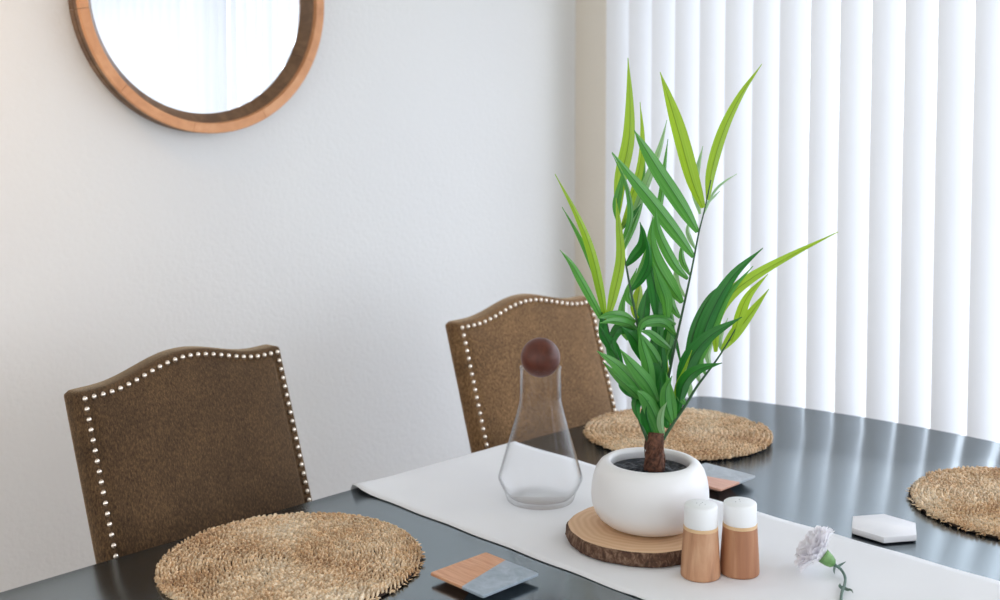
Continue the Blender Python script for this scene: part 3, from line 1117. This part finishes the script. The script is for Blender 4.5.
# tall frond standing on the left
frond([(653, 442), (649, 400), (643, 360), (637, 322), (631, 292), (626, 265), (621, 240), (618, 215), (619, 195)], 0.0021, [
    ([(618, 216), (621, 180), (629, 140), (630, 100), (628, 58)], 13, LI, 0.03, 0.25),
    ([(620, 232), (631, 200), (640, 165), (642, 135), (640, 102)], 8, LI, 0.0, -0.4),
    ([(618, 222), (617, 205), (621, 185), (625, 165)], 8, GR, -0.03, 0.3),
    ([(622, 246), (634, 214), (648, 180), (660, 148), (667, 120)], 9, PA, 0.05, 0.3),
    ([(624, 250), (633, 228), (640, 205), (644, 180), (645, 150)], 8, GR, 0.04, 0.5),
    ([(631, 292), (652, 240), (661, 200), (665, 165), (668, 139)], 7, GR, 0.06, 0.4),
    ([(621, 243), (629, 228), (631, 207), (625, 180), (612, 153)], 7, GR, -0.04, 0.6),
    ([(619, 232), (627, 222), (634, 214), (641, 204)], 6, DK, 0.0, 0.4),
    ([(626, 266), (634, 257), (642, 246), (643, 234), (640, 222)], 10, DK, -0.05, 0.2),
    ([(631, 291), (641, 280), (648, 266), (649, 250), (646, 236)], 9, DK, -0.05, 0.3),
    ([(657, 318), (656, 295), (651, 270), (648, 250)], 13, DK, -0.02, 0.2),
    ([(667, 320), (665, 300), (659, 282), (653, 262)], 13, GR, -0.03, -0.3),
    ([(636, 318), (637, 305), (639, 292), (640, 280)], 12, LI, 0.06, 0.2),
    ([(634, 306), (629, 296), (632, 284), (637, 268)], 9, GR, 0.03, 0.3),
    ([(643, 330), (644, 315), (646, 300), (648, 286)], 12, DK, 0.01, 0.2),
    ([(655, 350), (657, 330), (658, 312), (660, 294)], 12, DK, 0.0, -0.2),
    ([(636, 322), (624, 316), (610, 315), (597, 318)], 10, GR, -0.07, 0.3),
    ([(638, 332), (628, 324), (613, 321), (600, 323)], 8, GR, -0.08, -0.2),
    ([(640, 345), (631, 330), (619, 328), (612, 342), (618, 358)], 12, DK, -0.04, 0.2),
    ([(644, 362), (640, 348), (632, 336), (622, 327)], 13, DK, -0.05, 0.3),
    ([(628, 340), (622, 325), (622, 308), (627, 286)], 9, GR, 0.03, 0.2),
], 0.0, 0.015)
# low frond arching left
frond([(650, 446), (641, 424), (634, 402), (625, 378), (616, 352), (609, 332), (606, 318)], 0.0022, [
    ([(606, 322), (601, 292), (591, 250), (577, 215), (555, 174)], 9, LI, -0.06, 0.3),
    ([(604, 318), (598, 285), (587, 255), (575, 230), (562, 207)], 6, GR, -0.03, -0.4),
    ([(607, 328), (595, 305), (580, 278), (571, 263), (560, 250)], 8, GR, -0.07, 0.3),
    ([(608, 318), (614, 295), (621, 260), (619, 225), (616, 198)], 10, LI, 0.02, 0.3),
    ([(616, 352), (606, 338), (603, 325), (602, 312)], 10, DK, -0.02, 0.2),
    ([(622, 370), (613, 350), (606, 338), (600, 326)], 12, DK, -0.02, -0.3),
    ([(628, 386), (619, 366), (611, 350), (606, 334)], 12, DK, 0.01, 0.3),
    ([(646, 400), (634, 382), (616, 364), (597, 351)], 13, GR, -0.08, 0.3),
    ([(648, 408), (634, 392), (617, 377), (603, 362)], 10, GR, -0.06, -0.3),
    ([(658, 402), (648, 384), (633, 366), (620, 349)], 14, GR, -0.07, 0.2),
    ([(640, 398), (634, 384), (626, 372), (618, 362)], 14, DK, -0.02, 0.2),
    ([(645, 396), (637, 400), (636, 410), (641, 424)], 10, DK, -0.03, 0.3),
    ([(626, 378), (622, 384), (626, 392), (632, 398)], 8, DK, -0.01, 0.3),
    ([(662, 442), (657, 422), (650, 406), (643, 396), (637, 391)], 15, GR, -0.05, 0.2),
    ([(655, 440), (649, 425), (646, 412), (648, 400)], 13, DK, -0.03, 0.1),
], 0.0, -0.03)
# low frond reaching right
frond([(660, 444), (672, 425), (685, 406), (696, 388), (707, 373), (718, 358), (728, 342), (736, 328)], 0.0022, [
    ([(716, 352), (717, 320), (728, 298), (752, 278), (790, 256), (838, 232)], 12, LI, -0.06, 0.3),
    ([(732, 342), (739, 318), (748, 296), (768, 274)], 10, LI, -0.02, -0.2),
    ([(722, 350), (736, 333), (752, 312), (769, 289)], 11, LI, 0.02, 0.3),
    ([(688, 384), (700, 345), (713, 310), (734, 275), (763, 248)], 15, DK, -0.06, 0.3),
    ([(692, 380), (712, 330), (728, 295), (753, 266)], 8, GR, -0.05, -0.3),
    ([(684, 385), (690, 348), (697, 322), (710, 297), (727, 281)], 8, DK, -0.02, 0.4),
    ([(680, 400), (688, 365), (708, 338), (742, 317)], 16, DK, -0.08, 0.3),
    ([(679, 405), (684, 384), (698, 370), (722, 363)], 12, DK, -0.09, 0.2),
    ([(700, 382), (697, 372), (699, 364), (705, 356)], 6, PA, 0.03, 0.3),
    ([(711, 368), (708, 356), (711, 346), (716, 338)], 6, PA, 0.03, 0.4),
    ([(722, 352), (720, 341), (723, 330), (728, 318)], 5, PA, 0.03, 0.3),
    ([(706, 375), (701, 362), (703, 350), (709, 340)], 6, GR, 0.02, 0.3),
    ([(686, 405), (681, 396), (684, 386), (692, 378)], 8, GR, -0.03, 0.3),
    ([(690, 398), (690, 388), (686, 380), (682, 388)], 6, PA, -0.02, 0.3),
    ([(673, 424), (667, 407), (666, 390), (672, 376)], 11, GR, -0.06, 0.2),
    ([(675, 422), (672, 404), (669, 388), (666, 372)], 8, GR, -0.04, -0.3),
    ([(678, 416), (680, 400), (687, 385), (696, 366)], 9, DK, -0.02, 0.3),
    ([(668, 428), (664, 412), (660, 392), (662, 368)], 12, DK, -0.01, 0.2),
    ([(674, 402), (678, 386), (684, 372), (692, 350)], 5, LI, -0.05, 0.3),
    ([(665, 440), (661, 425), (662, 412), (667, 402)], 7, PA, -0.04, 0.3),
], 0.0, -0.02)
# young centre spears
frond([(656, 442), (656, 415), (655, 390), (656, 365), (658, 345)], 0.002, [
    ([(656, 420), (651, 392), (648, 366), (642, 345), (640, 330)], 12, GR, -0.05, 0.2),
    ([(657, 415), (660, 388), (662, 360), (660, 330)], 14, DK, 0.0, 0.2),
    ([(656, 405), (655, 378), (652, 355), (653, 332)], 14, DK, -0.01, -0.2),
    ([(657, 425), (664, 398), (667, 375), (666, 350)], 7, LI, 0.02, 0.2),
    ([(655, 430), (650, 410), (646, 392), (648, 372)], 13, DK, -0.02, 0.2),
    ([(657, 372), (662, 350), (668, 330), (672, 312)], 9, DK, 0.03, 0.3),
    ([(658, 378), (668, 350), (672, 322), (668, 300)], 8, GR, 0.03, 0.3),
], 0.0, 0.005)

# ------------------------------------------------------------------ shakers


def shaker(label, x, y, wood, holes, rz):
    t = thing('spice_shaker', label, 'shaker', (x, y, RZ), rz)
    bm = bmesh.new()
    lathe(bm, [(0, 0), (0.0262, 0), (0.0272, 0.001), (0.0274, 0.004), (0.0264, 0.025), (0.0251, 0.045), (0.0238, 0.066), (0, 0.066)], 48)
    sharp(obj('wooden_body', bm, wood, t), 50)
    bm = bmesh.new(); lathe(bm, [(0, 0.0661), (0.0238, 0.0661), (0.0238, 0.0668), (0.0236, 0.0705), (0, 0.0705)], 48)
    sharp(obj('pale_ring', bm, M_PALEWOOD, t), 50)
    bm = bmesh.new()
    lathe(bm, [(0, 0.0706), (0.0229, 0.0706), (0.0232, 0.0716), (0.0228, 0.0975), (0.0222, 0.0990), (0.0208, 0.1000), (0, 0.1003)], 48)
    cap = sharp(obj('white_cap', bm, M_CAP, t), 50)
    bm = bmesh.new()
    for hx, hy in holes:
        lathe(bm, [(0, 0.1002), (0.0007, 0.1002), (0.0007, 0.1005), (0, 0.1005)], 10, c=(hx, hy, 0))
    obj('holes', bm, M_HOLE, cap, False)


shaker('left of the two white-capped wooden shakers, paler body with a dark streak', -0.909, 1.2755, M_SHK, [(0, 0), (0.006, 0), (-0.006, 0), (0, 0.006), (0, -0.006)], 0.3)
shaker('right of the two white-capped wooden shakers, redder body', -0.877, 1.323, M_SHK2, [(0, 0), (0.007, 0.003), (-0.005, 0.005)], 1.9)

# ------------------------------------------------------------------ coasters


def coaster(label, x, y, rz, mat, half=0.053):
    bm = bmesh.new()
    def ring(h, z, c=0.003):
        pts = []
        for sx, sy in ((1, 1), (-1, 1), (-1, -1), (1, -1)):
            a0 = math.atan2(sy, sx) - PI / 4
            for k in range(4):
                a = a0 + PI / 2 * k / 3
                pts.append(bm.verts.new((sx * (h - c) + c * math.cos(a), sy * (h - c) + c * math.sin(a), z)))
        return pts
    rs = [ring(half - 0.018, 0.0), ring(half - 0.015, 0.0015), ring(half - 0.0015, 0.0085), ring(half, 0.0095), ring(half, 0.0122), ring(half - 0.0008, 0.013)]
    for a, b in zip(rs, rs[1:]):
        for k in range(16): bm.faces.new((a[k], a[(k + 1) % 16], b[(k + 1) % 16], b[k]))
    bm.faces.new(rs[0][::-1]); bm.faces.new(rs[-1])
    o = sharp(obj('coaster', bm, mat), 30)
    tag(o, label, 'coaster'); o.location = (x, y, TZ); o.rotation_euler = (0, 0, rz)
    return o


coaster('square wood and grey marble coaster in front of the runner, nearest the viewer', -1.105, 1.049, 0.0, M_COAST1)
coaster('square pinkish wood and grey coaster half hidden behind the white pot', -1.135, 1.627, 0.0, M_COAST2)
hx = thing('hexagonal_coaster', 'thick white marble hexagon coaster alone on the black table', 'coaster', (-0.812, 1.616, TZ), 0)
bm = bmesh.new()
prism(bm, [(0.0535 * math.cos(math.radians(a)), 0.0535 * math.sin(math.radians(a))) for a in (-63, -3, 57, 117, 177, 237)], 0.0022, 0.0115, 0.0009)
sharp(obj('marble_slab', bm, M_MARBLE, hx, True), 25)
bm = bmesh.new()
prism(bm, [(0.049 * math.cos(math.radians(a)), 0.049 * math.sin(math.radians(a))) for a in (-63, -3, 57, 117, 177, 237)], 0.0, 0.0022)
obj('felt_base', bm, M_CORK, hx, False)

# ------------------------------------------------------------------ carnation
fl = thing('white_carnation', 'small white carnation with curled green stem lying on the runner', 'flower', (-0.80, 1.38, RZ))
FO = Vector((-0.80, 1.38, RZ))
KF = 1.5


def onz(x, y, z):
    r = at(x, y, 1) - Vector((0, 0, CAMZ))
    return Vector((0, 0, CAMZ)) + r * ((z - CAMZ) / r.z) - FO


cal0 = onz(834.5, 565, RZ + 0.015)      # where the stem enters
cal1 = onz(823, 555.5, RZ + 0.026)      # where the petals leave
ax = (cal1 - cal0).normalized()
bm = bmesh.new()
m = ax.to_track_quat('Z', 'Y').to_matrix()
L = (cal1 - cal0).length
rr = [(0, 0), (0.0035, 0.0005), (0.0065, 0.15 * L), (0.0088, 0.45 * L), (0.0098, 0.75 * L), (0.0105, 1.0 * L), (0.0085, 1.02 * L), (0, 0.9 * L)]
lathe(bm, rr, 20)
for v in bm.verts: v.co = cal0 + m @ v.co
cz = min(v.co.z for v in bm.verts)
obj('calyx', bm, M_CALYX, fl)
rnd = random.Random(21)
bm0 = None
for i in range(30):
    ring_ = i / 29
    a = i * 2.39996
    spread = 0.10 + 1.72 * ring_ ** 0.75            # angle from the axis
    Lp = 0.037 + 0.002 * math.sin(i * 5.1)
    ra = m @ Vector((math.cos(a), math.sin(a), 0))
    bm = bmesh.new(); rows = []
    nu, nv = 7, 8
    base = cal1 - ax * 0.004 + ra * 0.003
    fr = rnd.uniform(0, 6)
    for j in range(nu):
        t = j / (nu - 1)
        ang = spread * (0.35 + 0.65 * t)
        am = spread * (0.35 + 0.33 * t)
        p = base + (ax * math.cos(am) + ra * math.sin(am)) * (Lp * t)
        sd = ax.cross(ra).normalized()
        w = 0.003 + 0.0185 * t ** 0.8
        row = []
        for k in range(nv):
            s = -1 + 2 * k / (nv - 1)
            ruffle = 0.0024 * t * t * math.sin(5.2 * s + fr) + 0.0012 * t * math.sin(11 * s + 2 * fr)
            edge = (-0.003 * s * s + (0.0016 * ((k % 2) * 2 - 1) if j == nu - 1 else 0)) * t
            q = p + sd * (w * s) + (ra * math.cos(ang) - ax * math.sin(ang)) * ruffle + (ax * math.cos(ang) + ra * math.sin(ang)) * edge
            q.z = max(q.z, 0.0008 + 0.0004 * abs(math.sin(3 * s + i)))
            row.append(bm.verts.new(q))
        rows.append(row)
    for r1, r2 in zip(rows, rows[1:]):
        for k in range(nv - 1): bm.faces.new((r1[k], r1[k + 1], r2[k + 1], r2[k]))
    obj('petal', bm, M_PETAL, fl)
bm = bmesh.new()
sp = [cal0 + ax * 0.001, onz(841, 569.5, RZ + 0.008), onz(845, 577, RZ + 0.005), onz(844.5, 585, RZ + 0.004), onz(842, 592, RZ + 0.003), onz(841, 601, RZ + 0.002), onz(842, 618, RZ + 0.002), onz(846, 640, RZ + 0.002)]
tube(bm, spline(sp, 40), [0.0019 if i > 2 else 0.003 - 0.0004 * i for i in range(40)], 10)
stem = obj('stem', bm, M_FSTEM, fl)
for pts, w in (([(843, 587), (847, 589.5), (851, 590), (853, 593)], 2.0), ([(842.5, 588), (840, 586), (840, 583.5)], 2.0), ([(837, 567), (841, 564.5), (846, 561.5)], 1.6), ([(835, 566), (834, 570), (834.5, 574)], 1.2)):
    P = spline([onz(x, y, RZ + 0.004 + 0.001 * i) for i, (x, y) in enumerate(pts)], 10)
    bm = bmesh.new(); rows = []
    for i, p in enumerate(P):
        tn = (P[min(9, i + 1)] - P[max(0, i - 1)]).normalized(); sd = tn.cross(Vector((0.3, -0.5, 0.8))).normalized()
        ww = w * 0.0013 * (1 - (i / 9) ** 2) + 0.0002
        rows.append([bm.verts.new(p + sd * ww), bm.verts.new(p + Vector((0, 0, -0.0004))), bm.verts.new(p - sd * ww)])
    for a, b in zip(rows, rows[1:]):
        for k in range(2): bm.faces.new((a[k], a[k + 1], b[k + 1], b[k]))
    obj('stem_leaf', bm, M_FSTEM, stem)
